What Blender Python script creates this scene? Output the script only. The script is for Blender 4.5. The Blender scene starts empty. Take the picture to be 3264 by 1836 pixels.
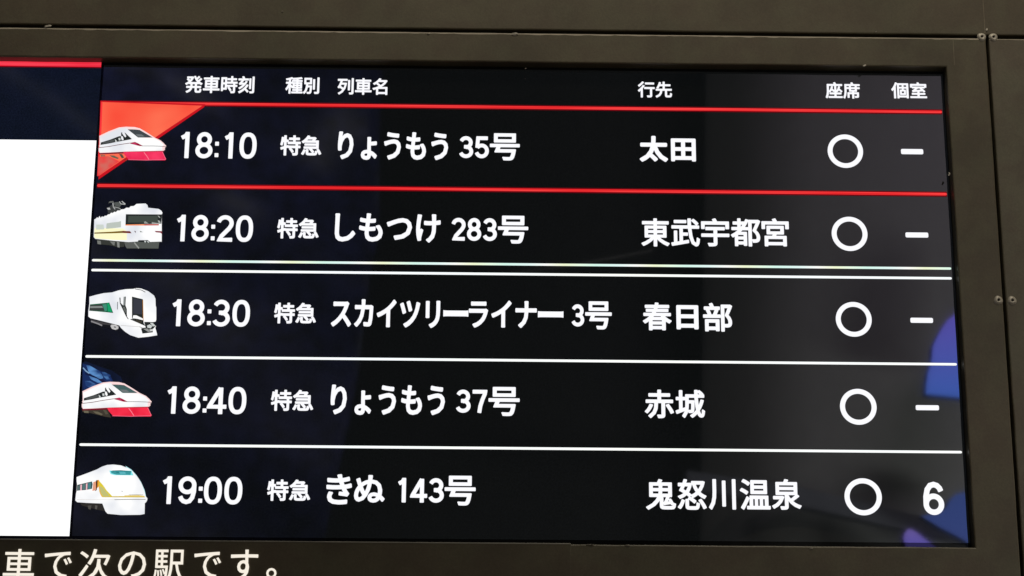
import bpy, bmesh, math, random
from mathutils import Vector, Matrix, noise
from mathutils.geometry import tessellate_polygon

random.seed(7)
scene = bpy.context.scene
COL = scene.collection

# ------------------------------------------------------------------ camera
# Board plane: x right, z up, y = 0; one monitor is 1.02 m wide (16:9).
S = 1.02
Z0 = 2.125                                  # height of board z = 0 above the floor
FPX = 6204.0                                # focal length in photo pixels (3264 wide)
PITCH, YAW, ROLL = math.radians(15.93), math.radians(0.73), math.radians(0.35)
CX, CZ, CD = 0.460, -0.564, 2.170
cp, sp, cy_, sy_ = math.cos(PITCH), math.sin(PITCH), math.cos(YAW), math.sin(YAW)
_f = Vector((sy_ * cp, cy_ * cp, sp))
_r = Vector((cy_, -sy_, 0))
_u = _r.cross(_f)
c_, s_ = math.cos(ROLL), math.sin(ROLL)
RGT, UPV, FWD = c_ * _r + s_ * _u, -s_ * _r + c_ * _u, _f
cam_data = bpy.data.cameras.new("camera")
cam = bpy.data.objects.new("camera", cam_data)
COL.objects.link(cam)
EYE = Vector((CX * S, -CD * S, CZ * S + Z0))
m = Matrix((RGT, UPV, -FWD)).transposed().to_4x4()
m.translation = EYE
cam.matrix_world = m
cam_data.sensor_width = 36
cam_data.lens = FPX / 3264 * 36
cam_data.clip_end = 100
scene.camera = cam

# ------------------------------------------------------------------ world, light, exposure
world = bpy.data.worlds.new("World")
scene.world = world
world.use_nodes = True
world.node_tree.nodes["Background"].inputs[0].default_value = (0.75, 0.85, 1.0, 1)
world.node_tree.nodes["Background"].inputs[1].default_value = 0.02
scene.view_settings.view_transform = 'Standard'
scene.view_settings.look = 'None'
scene.view_settings.exposure = 0
scene.view_settings.gamma = 1
scene.render.film_transparent = False
scene.cycles.use_denoising = True


def area_light(name, loc, target, sx, sy, power, colour):
    d = bpy.data.lights.new(name, 'AREA')
    d.shape = 'RECTANGLE'
    d.size, d.size_y, d.energy, d.color = sx, sy, power, colour
    o = bpy.data.objects.new(name, d)
    COL.objects.link(o)
    o.location = loc
    o.rotation_euler = (Vector(target) - Vector(loc)).to_track_quat('-Z', 'Y').to_euler()
    return o


area_light("overhead_or_added_lamp", (0.75, -1.9, 5.25), (0.6, -0.9, 2.0), 2.6, 0.30, 70, (1.0, 0.90, 0.72))
area_light("overhead_or_added_lamp", (3.4, -4.3, 5.2), (3.0, -6.0, 3.3), 1.2, 0.3, 20, (1.0, 0.84, 1.0))  # unseen lamp added for the reflected pale wall, tinted purple
area_light("housing_fill", (2.9, -2.0, 2.3), (1.0, 0.0, 2.0), 0.5, 0.3, 12, (1.0, 0.88, 0.68))  # added fill from the lower right to brighten the housing, no source seen
area_light("wall_fill", (3.7, -4.6, 2.3), (2.9, -6.0, 3.1), 0.8, 0.3, 25, (0.97, 1.0, 0.92))  # added unseen lamp, lifts the pale wall's reflection low on the right
area_light("overhead_or_added_lamp", (-1.9, -4.2, 5.2), (-1.4, -6.0, 2.9), 1.2, 0.3, 20, (1.0, 0.96, 0.92))  # another unseen lamp, added so the navy sheet shows in the glass


# ------------------------------------------------------------------ helpers
def W(x, y, z):
    """board units (x, z) and metres of depth y -> world"""
    return Vector((x * S, y, z * S + Z0))


def at(px, py, Y=0.0):
    """photo measurement -> board coordinates (x, z) on the plane y = Y (metres)"""
    d = RGT * ((px - 1632) / FPX) + UPV * ((918 - py) / FPX) + FWD
    t = (Y - EYE.y) / d.y
    p = EYE + d * t
    return (p.x / S, (p.z - Z0) / S)


def lin(c):
    return tuple((v / 255 / 12.92) if v <= 10 else ((v / 255 + 0.055) / 1.055) ** 2.4 for v in c)


def obj(name, verts, faces, mat, parent=None, smooth=False, mats=None, midx=None):
    me = bpy.data.meshes.new(name)
    me.from_pydata([tuple(v) for v in verts], [], faces)
    if mats:
        for q in mats:
            me.materials.append(q)
        me.polygons.foreach_set("material_index", midx)
    else:
        me.materials.append(mat)
    if smooth:
        me.polygons.foreach_set("use_smooth", [True] * len(me.polygons))
    me.update()
    o = bpy.data.objects.new(name, me)
    COL.objects.link(o)
    if parent:
        o.parent = parent
        o.matrix_parent_inverse = Matrix.Translation(-WORLDPOS.get(parent.name, Vector()))
    return o


WORLDPOS = {}


def thing(name, label, cat, loc, group=None):
    o = bpy.data.objects.new(name, None)
    COL.objects.link(o)
    o.location = loc
    o.empty_display_size = 0.1
    o["label"], o["category"] = label, cat
    if group:
        o["group"] = group
    WORLDPOS[o.name] = Vector(loc)
    return o


def tag(o, label, cat, group=None):
    o["label"], o["category"] = label, cat
    if group:
        o["group"] = group
    return o


# ------------------------------------------------------------------ materials
def nodes(name):
    mt = bpy.data.materials.new(name)
    mt.use_nodes = True
    nt = mt.node_tree
    return mt, nt, nt.nodes["Principled BSDF"], nt.nodes, nt.links


def emit(name, rgb, k=1.0, gloss=0.0):
    mt, nt, b, N, L = nodes(name)
    b.inputs["Base Color"].default_value = (0, 0, 0, 1)
    b.inputs["Roughness"].default_value = 0.2
    b.inputs["Specular IOR Level"].default_value = gloss
    b.inputs["Emission Color"].default_value = (*lin(rgb), 1)
    b.inputs["Emission Strength"].default_value = k
    return mt


def emit_mix(name, ca, cb, k, scale, lo=0.35, hi=0.65, stretch=(1, 1, 1), detail=2.0):
    """lit screen colour wandering between two tones (pixel shimmer of the panel)"""
    mt, nt, b, N, L = nodes(name)
    b.inputs["Base Color"].default_value = (0, 0, 0, 1)
    b.inputs["Specular IOR Level"].default_value = 0
    tc = N.new("ShaderNodeTexCoord"); mp = N.new("ShaderNodeMapping")
    mp.inputs["Scale"].default_value = stretch
    nz = N.new("ShaderNodeTexNoise"); nz.inputs["Scale"].default_value = scale
    nz.inputs["Detail"].default_value = detail
    cr = N.new("ShaderNodeValToRGB")
    cr.color_ramp.elements[0].position, cr.color_ramp.elements[1].position = lo, hi
    cr.color_ramp.elements[0].color, cr.color_ramp.elements[1].color = (*lin(ca), 1), (*lin(cb), 1)
    L.new(tc.outputs["Object"], mp.inputs[0]); L.new(mp.outputs[0], nz.inputs["Vector"])
    L.new(nz.outputs["Fac"], cr.inputs[0]); L.new(cr.outputs[0], b.inputs["Emission Color"])
    b.inputs["Emission Strength"].default_value = k
    return mt


def paint(name, base, rough=0.42, mott=0.16, spec=0.5):
    """dull painted sheet metal: faint mottling, orange-peel relief, smears"""
    mt, nt, b, N, L = nodes(name)
    tc = N.new("ShaderNodeTexCoord")
    n1 = N.new("ShaderNodeTexNoise"); n1.inputs["Scale"].default_value = 9; n1.inputs["Detail"].default_value = 5
    n2 = N.new("ShaderNodeTexNoise"); n2.inputs["Scale"].default_value = 420; n2.inputs["Detail"].default_value = 2
    n3 = N.new("ShaderNodeTexNoise"); n3.inputs["Scale"].default_value = 34; n3.inputs["Detail"].default_value = 3
    for n in (n1, n2, n3):
        L.new(tc.outputs["Object"], n.inputs["Vector"])
    a = Vector(base)
    r1 = N.new("ShaderNodeValToRGB")
    r1.color_ramp.elements[0].position, r1.color_ramp.elements[1].position = 0.32, 0.68
    r1.color_ramp.elements[0].color = (a.x * (1 - mott) , a.y * (1 - mott * .6), a.z * (1 - mott * .9), 1)
    r1.color_ramp.elements[1].color = (a.x * (1 + mott * .8), a.y * (1 + mott), a.z * (1 + mott), 1)
    L.new(n1.outputs["Fac"], r1.inputs[0])
    r2 = N.new("ShaderNodeValToRGB")
    r2.color_ramp.elements[0].position, r2.color_ramp.elements[1].position = 0.38, 0.62
    r2.color_ramp.elements[0].color = (0.93, 0.88, 0.86, 1)
    r2.color_ramp.elements[1].color = (1.05, 1.08, 1.03, 1)
    L.new(n3.outputs["Fac"], r2.inputs[0])
    r3 = N.new("ShaderNodeValToRGB")
    r3.color_ramp.elements[0].position, r3.color_ramp.elements[1].position = 0.25, 0.75
    r3.color_ramp.elements[0].color = (0.88, 0.89, 0.88, 1)
    r3.color_ramp.elements[1].color = (1.12, 1.11, 1.12, 1)
    L.new(n2.outputs["Fac"], r3.inputs[0])
    m1 = N.new("ShaderNodeMix"); m1.data_type = 'RGBA'; m1.blend_type = 'MULTIPLY'; m1.inputs[0].default_value = 1
    m2 = N.new("ShaderNodeMix"); m2.data_type = 'RGBA'; m2.blend_type = 'MULTIPLY'; m2.inputs[0].default_value = 1
    m1.clamp_result = m2.clamp_result = False
    L.new(r1.outputs[0], m1.inputs["A"]); L.new(r2.outputs[0], m1.inputs["B"])
    L.new(m1.outputs["Result"], m2.inputs["A"]); L.new(r3.outputs[0], m2.inputs["B"])
    L.new(m2.outputs["Result"], b.inputs["Base Color"])
    bp = N.new("ShaderNodeBump"); bp.inputs["Strength"].default_value = 0.12; bp.inputs["Distance"].default_value = 0.0006
    L.new(n2.outputs["Fac"], bp.inputs["Height"]); L.new(bp.outputs[0], b.inputs["Normal"])
    b.inputs["Roughness"].default_value = rough
    b.inputs["Specular IOR Level"].default_value = spec
    return mt


def glass_black(name, glow, ior, rough, smear=0.03):
    """dark glossy display glass over an unlit (faintly glowing) panel"""
    mt, nt, b, N, L = nodes(name)
    b.inputs["Base Color"].default_value = (0.002, 0.002, 0.002, 1)
    b.inputs["IOR"].default_value = ior
    tc = N.new("ShaderNodeTexCoord")
    mp = N.new("ShaderNodeMapping"); mp.inputs["Rotation"].default_value = (0, math.radians(-28), 0)
    mp.inputs["Scale"].default_value = (1.2, 1, 7)
    nz = N.new("ShaderNodeTexNoise"); nz.inputs["Scale"].default_value = 3.5; nz.inputs["Detail"].default_value = 6
    L.new(tc.outputs["Object"], mp.inputs[0]); L.new(mp.outputs[0], nz.inputs["Vector"])
    mr = N.new("ShaderNodeMapRange")
    mr.inputs["From Min"].default_value, mr.inputs["From Max"].default_value = 0.45, 0.75
    mr.inputs["To Min"].default_value, mr.inputs["To Max"].default_value = rough, rough + smear
    L.new(nz.outputs["Fac"], mr.inputs[0]); L.new(mr.outputs[0], b.inputs["Roughness"])
    fz = N.new("ShaderNodeTexNoise"); fz.inputs["Scale"].default_value = 520; fz.inputs["Detail"].default_value = 1
    L.new(tc.outputs["Object"], fz.inputs["Vector"])
    cr = N.new("ShaderNodeValToRGB")
    cr.color_ramp.elements[0].position, cr.color_ramp.elements[1].position = 0.3, 0.7
    cr.color_ramp.elements[0].color = (*[v * .6 for v in lin(glow)], 1)
    cr.color_ramp.elements[1].color = (*[v * 1.4 for v in lin(glow)], 1)
    L.new(fz.outputs["Fac"], cr.inputs[0]); L.new(cr.outputs[0], b.inputs["Emission Color"])
    b.inputs["Emission Strength"].default_value = 1.0
    return mt


def flat(name, base, rough=0.6, metal=0.0, var=1.0):
    mt, nt, b, N, L = nodes(name)
    tc = N.new("ShaderNodeTexCoord")
    nz = N.new("ShaderNodeTexNoise"); nz.inputs["Scale"].default_value = 14; nz.inputs["Detail"].default_value = 5
    cr = N.new("ShaderNodeValToRGB")
    cr.color_ramp.elements[0].position, cr.color_ramp.elements[1].position = 0.3, 0.7
    cr.color_ramp.elements[0].color = (*[v * (1 - .18 * var) for v in base], 1)
    cr.color_ramp.elements[1].color = (*[min(1, v * (1 + .15 * var)) for v in base], 1)
    L.new(tc.outputs["Object"], nz.inputs["Vector"]); L.new(nz.outputs["Fac"], cr.inputs[0])
    L.new(cr.outputs[0], b.inputs["Base Color"])
    b.inputs["Roughness"].default_value = rough
    b.inputs["Metallic"].default_value = metal
    return mt


BROWN = (0.084, 0.069, 0.044)
M_brown = paint("brown_paint", BROWN)
M_brown2 = paint("brown_paint_lighter", (0.100, 0.085, 0.060))
M_smoke = paint("smoked_cover", (0.078, 0.064, 0.040), rough=0.42)
M_groove = flat("dark_backing", (0.012, 0.010, 0.007), 0.8)
M_screw = flat("worn_screw", (0.42, 0.39, 0.33), 0.42, 0.2)
M_hole = flat("screw_hole", (0.006, 0.005, 0.004), 0.9)
M_chip = flat("bare_chip", (0.42, 0.39, 0.33), 0.5)
M_lcd = glass_black("lcd_black", (9, 11, 12), 2.1, 0.025, 0.008)
M_lcdn = glass_black("lcd_navy", (11, 17, 28), 1.5, 0.020, 0.006)
M_bezel = glass_black("bezel_glass", (1, 1, 1), 1.42, 0.020, 0.006)
M_white = emit("lit_white", (250, 250, 255), 1.04)
M_window = emit_mix("lit_video_white", (250, 252, 255), (255, 255, 255), 1.25, 3.0)
M_cream = emit("lit_cream", (250, 241, 226), 1.0)
M_red = emit_mix("lit_red", (230, 38, 42), (250, 66, 66), 1.0, 5, stretch=(1, 1, 60), lo=.4, hi=.6)
M_redbar = emit_mix("lit_bar_red", (232, 24, 50), (250, 66, 84), 1.0, 6, stretch=(1, 1, 60), lo=.4, hi=.6)
M_redd = emit("lit_red_edge", (112, 4, 16), 1.0)
M_white_line = emit_mix("lit_line_white", (246, 252, 255), (255, 255, 246), 1.1, 2.0)


def moire():
    mt, nt, b, N, L = nodes("lit_line_moire")
    b.inputs["Base Color"].default_value = (0, 0, 0, 1)
    b.inputs["Specular IOR Level"].default_value = 0
    tc = N.new("ShaderNodeTexCoord"); sx = N.new("ShaderNodeSeparateXYZ")
    mm = N.new("ShaderNodeMath"); mm.operation = 'MULTIPLY'; mm.inputs[1].default_value = 9.3
    fr = N.new("ShaderNodeMath"); fr.operation = 'FRACT'
    cr = N.new("ShaderNodeValToRGB")
    e = cr.color_ramp.elements
    e[0].position, e[0].color = 0.0, (*lin((255, 255, 252)), 1)
    e[1].position, e[1].color = 1.0, (*lin((255, 255, 252)), 1)
    for p, c in ((.2, (243, 250, 212)), (.36, (236, 255, 232)), (.55, (216, 250, 238)), (.8, (228, 250, 247))):
        q = e.new(p); q.color = (*lin(c), 1)
    L.new(tc.outputs["Object"], sx.inputs[0]); L.new(sx.outputs[0], mm.inputs[0]); L.new(mm.outputs[0], fr.inputs[0])
    L.new(fr.outputs[0], cr.inputs[0]); L.new(cr.outputs[0], b.inputs["Emission Color"])
    b.inputs["Emission Strength"].default_value = 1.02
    return mt


M_moire = moire()

# ------------------------------------------------------------------ hall round the board
def box(name, x0, x1, y0, y1, z0, z1, mat, parent=None):
    v = [(x, y, z) for x in (x0, x1) for y in (y0, y1) for z in (z0, z1)]
    f = [(0, 1, 3, 2), (4, 6, 7, 5), (0, 4, 5, 1), (2, 3, 7, 6), (0, 2, 6, 4), (1, 5, 7, 3)]
    return obj(name, v, f, mat, parent)


def structure(o):
    o["kind"] = "structure"
    return o


M_floor = flat("hall_floor", (0.16, 0.15, 0.14), 0.35)
M_ceil = flat("hall_ceiling", (0.10, 0.10, 0.10), 0.7)
M_pale = flat("pale_wall", (0.52, 0.52, 0.53), 0.6, var=.25)
M_grey = flat("grey_fascia", (0.20, 0.19, 0.18), 0.6, var=.4)
M_dark = flat("dark_wall", (0.055, 0.058, 0.056), 0.6)
structure(box("floor", -5, 6, -8.5, 0.6, -0.1, 0, M_floor))
structure(box("ceiling", -5, 6, -8.5, 0.6, 5.5, 5.6, M_ceil))
structure(box("wall_behind_board", -5, 6, 0.12, 0.3, 0, 5.5, M_groove))
WY = -6.0
HS0, HS1 = 3.22, 3.66


def mirror(px, py, Y=WY):
    """where the board glass shows the place at depth Y for a photo position"""
    x, z = at(px, py, 0)
    p = W(x, 0, z)
    d = p - EYE
    d.y = -d.y
    q = p + d * ((Y - p.y) / d.y)
    return q


mx = mirror(2215, 900).x
mxl = mirror(2275, 200).x
# back wall of the hall: dark stretch on the left, pale panelled stretch on the right
structure(box("wall_dark_stretch", -5, 6, WY - 0.75, WY - 0.5, 0, 5.5, M_dark))
# (its left end is a rounded corner, so the light fades off along it)
RC = 0.45
V, F = [], []
na = 14
for zz, xe in ((0, mirror(2215, 1780).x - 0.02), (5.5, mxl + .03)):
    V += [(6, WY, zz), (xe + RC, WY, zz)]
    for k in range(1, na + 1):
        a = math.pi / 2 * k / na
        V.append((xe + RC - RC * math.sin(a), WY - RC + RC * math.cos(a), zz))
h_ = len(V) // 2
for k in range(h_ - 1):
    F.append((k, k + 1, h_ + k + 1, h_ + k))
structure(obj("wall_pale_stretch", V, F, M_pale, smooth=True))


def band(name, pts, mat, parent, Y, th=.08):
    P = [mirror(px, py, Y) for px, py in pts]
    n = len(P)
    V = [Vector((p.x, Y, p.z)) for p in P] + [Vector((p.x, Y - th, p.z)) for p in P]
    F = [tuple(range(n)), tuple(range(2 * n - 1, n - 1, -1))] + [(k, (k + 1) % n, n + (k + 1) % n, n + k) for k in range(n)]
    return obj(name, V, F, mat, parent)


M_duct = flat("duct_grey_blue", (0.34, 0.36, 0.44), 0.5, var=.5)
M_streak = flat("pale_streak", (0.5, 0.5, 0.5), 0.5)
wp = bpy.data.objects["wall_pale_stretch"]
WORLDPOS[wp.name] = Vector()
band("duct", [(2190, 1500), (2560, 1555), (3080, 1680), (3080, 1730), (2540, 1610), (2190, 1560)], M_duct, wp, WY + .12)
band("streak_strip", [(1630, 868), (1850, 838), (2080, 795), (2080, 799), (1850, 843), (1630, 872)], M_streak, wp, WY + .5, .01)  # added unseen strip, its mirror image makes a pale streak in the glass
fz0 = mirror(700, 520).z
structure(box("fascia", -5, mirror(1090, 300).x, WY - 0.02, WY + 0.1, fz0, 5.5, M_grey))
# unseen board added overhead to block the lamp and shade the ticker softly
hs = thing("shade_blocker", "dark board added out of view overhead to shade the lower left of the housing", "light blocker", (-0.6, -1.0, 3.3))
box("blocker_box", -3.0, 0.75, -1.06, -0.94, HS0, HS1, M_dark, hs)
for hx in (-2.6, -1.0, 0.5):
    box("blocker_hanger", hx - .02, hx + .02, -1.02, -0.98, HS1, 5.5, M_dark, hs)

# navy plastic sheet hanging at the left, in loose diagonal folds
M_tarp = flat("navy_sheet", (0.050, 0.060, 0.25), 0.45, var=3.5)
nx, nz = 60, 60
tv, tf = [], []
for j in range(nz + 1):
    t = j / nz
    z = 1.6 + t * 3.85
    yp = 1836 - (z - mirror(800, 1836, WY + .4).z) / (mirror(800, 0, WY + .4).z - mirror(800, 1836, WY + .4).z) * 1836
    edge = mirror(1010 + 190 * max(0, min(1, (1836 - yp) / 1100)) ** 0.6, 918, WY + .4).x
    for i in range(nx + 1):
        s = i / nx
        x = -3.2 + (edge + 3.2) * s
        f = math.sin((x * 1.0 + z * 1.7) * 4.2 + 1.3 * noise.noise(Vector((x, z, 0)) * 1.3)) * .05
        f += noise.noise(Vector((x * 2, z * 2.4, 3))) * .09
        tv.append((x, WY + 0.4 + f, z))
for j in range(nz):
    for i in range(nx):
        a = j * (nx + 1) + i
        tf.append((a, a + 1, a + nx + 2, a + nx + 1))
tp = obj("plastic_sheet", tv, tf, M_tarp, smooth=True)
md = tp.modifiers.new("thickness", 'SOLIDIFY'); md.thickness = 0.004
tag(tp, "navy blue plastic sheet in diagonal folds, seen only as reflection in the screen's left half", "plastic sheet")


def sign_shape(pts, mat, label, Y):
    P = [mirror(px, py, Y) for px, py in pts]
    n = len(P)
    V = [Vector((p.x, p.y, p.z)) for p in P] + [Vector((p.x, p.y - 0.06, p.z)) for p in P]
    tris = tessellate_polygon([[Vector((p.x, p.z, 0)) for p in P]])
    F = [tuple(t) for t in tris] + [tuple(n + k for k in reversed(t)) for t in tris]
    F += [(k, (k + 1) % n, n + (k + 1) % n, n + k) for k in range(n)]
    o = obj("lit_sign", V, F, None, mats=[mat, M_dark], midx=[0] * len(tris) + [1] * (len(F) - len(tris)))
    tag(o, label, "lit sign", "blue lit sign pieces across the hall")
    return o


def lit_grad(name, c0, c1, z0, z1, k):
    mt, nt, b, N, L = nodes(name)
    b.inputs["Base Color"].default_value = (0.05, 0.06, 0.1, 1)
    tc = N.new("ShaderNodeTexCoord"); sx = N.new("ShaderNodeSeparateXYZ"); mr = N.new("ShaderNodeMapRange")
    mr.inputs["From Min"].default_value, mr.inputs["From Max"].default_value = z0, z1
    cr = N.new("ShaderNodeValToRGB")
    cr.color_ramp.elements[0].color, cr.color_ramp.elements[1].color = (*c0, 1), (*c1, 1)
    L.new(tc.outputs["Object"], sx.inputs[0]); L.new(sx.outputs[2], mr.inputs[0]); L.new(mr.outputs[0], cr.inputs[0])
    L.new(cr.outputs[0], b.inputs["Emission Color"])
    b.inputs["Emission Strength"].default_value = k
    return mt


def c322(L_):
    return [(2864 + x / 3.22, 900 + y / 3.22) for x, y in L_]


def c429(L_):
    return [(2664 + x / 4.293, 1500 + y / 4.293) for x, y in L_]


SY = WY + 0.3
Mb1 = lit_grad("sign_blue", (.10, .24, 1.0), (.22, .17, .95), mirror(3000, 1260, SY).z, mirror(3000, 1000, SY).z, 2.8)
Mb2 = lit_grad("sign_blue_dim", (.13, .22, .85), (.10, .20, .75), mirror(3000, 1750, SY).z, mirror(3000, 1560, SY).z, 1.5)
Mb3 = lit_grad("sign_violet", (.22, .18, .95), (.40, .28, .95), mirror(3000, 1750, SY).z, mirror(3000, 1680, SY).z, 2.6)
sign_shape(c322([(900, 120), (760, 205), (600, 315), (500, 390), (440, 480), (390, 570), (350, 660), (342, 760), (335, 820),
                 (300, 930), (285, 1040), (278, 1148), (500, 1170), (670, 1188), (900, 1200)]), Mb1,
           "curved blue lit sign piece reflected at the screen's right edge beside the 18:40 row", SY)
sign_shape(c429([(2150, 420), (1900, 320), (1750, 295), (1640, 325), (1560, 400), (1500, 520), (1300, 600), (1165, 620), (1430, 780), (1700, 920),
                 (1950, 1080), (2150, 1190)]), Mb2,
           "dim blue lit sign piece reflected beside the figure 6", SY)
sign_shape(c429([(990, 800), (940, 860), (925, 930), (955, 1030), (960, 1150), (1000, 1230), (1620, 1230), (1300, 1000), (1130, 860), (1040, 805)]), Mb3,
           "violet blue lit sign piece reflected in the screen's bottom right corner", SY)


# ------------------------------------------------------------------ sheet metal panels
def sheet(name, outline, y_front, y_back, mat, parent=None, bev=0.0016, jit=0.00022, step=0.012):
    """flat metal sheet: outline in board units (clockwise or not), rolled edge, slightly uneven"""
    P = []
    n = len(outline)
    for k in range(n):
        a, b2 = Vector(outline[k]) * S, Vector(outline[(k + 1) % n]) * S
        seg = max(1, int((b2 - a).length / step))
        for q in range(seg):
            P.append(a.lerp(b2, q / seg))
    area = sum(P[k - 1].x * P[k].y - P[k].x * P[k - 1].y for k in range(len(P)))
    if area < 0:
        P.reverse()
    m_ = len(P)
    nrm = []
    for k in range(m_):
        t = (P[(k + 1) % m_] - P[k]).normalized() + (P[k] - P[k - 1]).normalized()
        t.normalize()
        d1 = (P[(k + 1) % m_] - P[k]).normalized()
        cs = max(.5, t.dot(d1))
        nrm.append(Vector((-t.y, t.x)) / cs)
    rings = [(0, y_back), (0, y_front + bev), (bev * .3, y_front + bev * .3), (bev, y_front)]
    V, F = [], []
    off = [jit * (noise.noise(Vector((p.x * 25, p.y * 25, 5))) * 1.6 + random.uniform(-.35, .35)) for p in P]
    for ins, y in rings:
        for k in range(m_):
            q = P[k] + nrm[k] * (ins + off[k])
            V.append((q.x, y, q.y + Z0))
    for r in range(len(rings) - 1):
        for k in range(m_):
            a, b3 = r * m_ + k, r * m_ + (k + 1) % m_
            F.append((a, b3, b3 + m_, a + m_))
    base = (len(rings) - 1) * m_
    for t in tessellate_polygon([[Vector((V[base + k][0], V[base + k][2], 0)) for k in range(m_)]]):
        F.append(tuple(base + k for k in t))
    o = obj(name, V, F, mat, parent)
    bm = bmesh.new(); bm.from_mesh(o.data)
    bmesh.ops.recalc_face_normals(bm, faces=bm.faces)
    # the open sheet's front must face the viewer (-y)
    fr = max(bm.faces, key=lambda f: f.calc_area())
    if fr.normal.y > 0:
        bmesh.ops.reverse_faces(bm, faces=bm.faces)
    bm.to_mesh(o.data); bm.free()
    return o


YF = -0.016            # front face of the sheet metal, screens at y = 0
TOP_SEAM_Z = (at(1632, 101, YF)[1])
g = 0.0016
zs_hi = TOP_SEAM_Z + g + .0012
zs_lo = TOP_SEAM_Z - g
xv = at(3198, 918, YF)[0]            # vertical seam at the right
xv_l, xv_r = xv - g * .8, xv + g * 1.3
x_top = at(3136, 45, YF)[0]
xo = at(3062, 981, YF)[0]            # right side of the screen opening
zo_t = at(1632, 197.5, YF)[1]
zo_b = at(1900, 1735, YF)[1]
xj = at(3039, 150, YF)[0]
XL, ZT, ZB, XR = -1.12, 0.80, -0.50, 1.75
xo_l = -1.045

panel_tl = thing("wall_panel", "long brown metal wall panel running along the top above the screen housing", "wall panel", W(0, YF, ZT), "brown metal wall panels round the board")
sheet("sheet", [(XL - .4, zs_hi), (XR, zs_hi), (XR, ZT), (XL - .4, ZT)], YF, .03, M_brown, panel_tl)
panel_r = thing("wall_panel", "narrow strip of brown metal wall panel along the right edge, beside the vertical seam", "wall panel", W(1.4, YF, 0), "brown metal wall panels round the board")
sheet("sheet", [(xv_r, ZB), (XR, ZB), (XR, zs_lo - .0004), (xv_r, zs_lo - .0004)], YF, .03, M_brown2, panel_r)

frame = thing("screen_housing", "brown painted metal housing framing the two screens, with chipped paint and a highlight painted along its top edge", "screen housing", W(0.3, YF, ZB))
zt_l = zo_t
xtk = at(1819, 1760, YF)[0]
zled_b = zo_b - 0.105
sheet("frame", [(XL, zs_lo), (xv_l, zs_lo), (xv_l, ZB), (XL, ZB), (XL, zo_b), (xo, zo_b), (xo, zo_t), (XL, zo_t)],
      YF, .02, M_brown, frame)
sheet("end_stile", [(XL, zo_b + .0004), (xo_l, zo_b + .0004), (xo_l, zo_t - .0004), (XL, zo_t - .0004)], YF, .02, M_brown, frame)
M_weld = paint("weld_seam", (0.150, 0.124, 0.088), mott=0.2)
M_hilite = flat("edge_highlight_paint", (0.40, 0.36, 0.28), 0.5)  # pale tone paints the highlight where the sheet edge catches the lamp


def seam_strip(name, x0, x1, z0, z1, mat, parent, lift=.0002):
    """thin uneven strip of weld or painted edge highlight lying on a sheet"""
    V, F = [], []
    hor = (x1 - x0) > (z1 - z0)
    n = int(max(x1 - x0, z1 - z0) / .006)
    for k in range(n + 1):
        t = k / n
        w = .5 + .5 * abs(noise.noise(Vector((t * n * .35, x0 * 9, z0 * 7)))) * 1.6
        w2 = .25 * noise.noise(Vector((t * n * .21, 4, z0)))
        if hor:
            x = x0 + (x1 - x0) * t
            zc, h = (z0 + z1) / 2, (z1 - z0) / 2 * w
            V += [W(x, YF - lift, z1 + w2 * h - 2 * h), W(x, YF - lift, z1 + w2 * h)]
        else:
            z = z0 + (z1 - z0) * t
            xc, h = (x0 + x1) / 2, (x1 - x0) / 2 * w
            V += [W(xc - h + w2 * h, YF - lift, z), W(xc + h + w2 * h, YF - lift, z)]
    for k in range(n):
        F.append((2 * k, 2 * k + 2, 2 * k + 3, 2 * k + 1) if hor else (2 * k, 2 * k + 1, 2 * k + 3, 2 * k + 2))
    return obj(name, V, F, mat, parent)


seam_strip("edge_highlight", XL, xv_l - .001, zs_lo - .0028, zs_lo - .0006, M_hilite, frame)
seam_strip("edge_highlight", xv_r + .001, XR, zs_lo - .0024, zs_lo - .0010, M_hilite, panel_r)
seam_strip("weld_line", xj - .0006, xj + .0006, zo_t + .002, zs_lo - .003, M_weld, frame)
seam_strip("weld_line", x_top - .0007, x_top + .0007, zs_hi + .002, ZT - .01, M_weld, panel_tl)

# screws on the seams, domed with a dark recess
def screw(px, py, parent, r=0.0044):
    x, z = at(px, py, YF)
    c = W(x, YF, z)
    V, F = [], []
    n = 20
    prof = [(1.25, 0.0002), (1.12, -.0006), (.95, -.0013), (.7, -.0019), (.42, -.0022), (.36, -.0012), (.30, 0.0)]
    for rr, y in prof:
        for k in range(n):
            a = 2 * math.pi * k / n
            w = 1 + .05 * math.sin(3 * a + px)
            V.append((c.x + r * rr * w * math.cos(a), c.y + y, c.z + r * rr * w * math.sin(a)))
    for q in range(len(prof) - 1):
        for k in range(n):
            F.append((q * n + k, q * n + (k + 1) % n, (q + 1) * n + (k + 1) % n, (q + 1) * n + k))
    s = obj("screw", V, F, M_screw, parent, smooth=True)
    hv = [(c.x + r * .37 * math.cos(2 * math.pi * k / n), c.y - .0004, c.z + r * .37 * math.sin(2 * math.pi * k / n)) for k in range(n)]
    h = obj("screw_recess", hv, [tuple(range(n))], M_hole, None)
    h.parent = s
    return s


screw(3129, 118, frame)
screw(3166, 119, panel_r)
screw(3182, 957, frame)
screw(3226, 958, panel_r)


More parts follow.
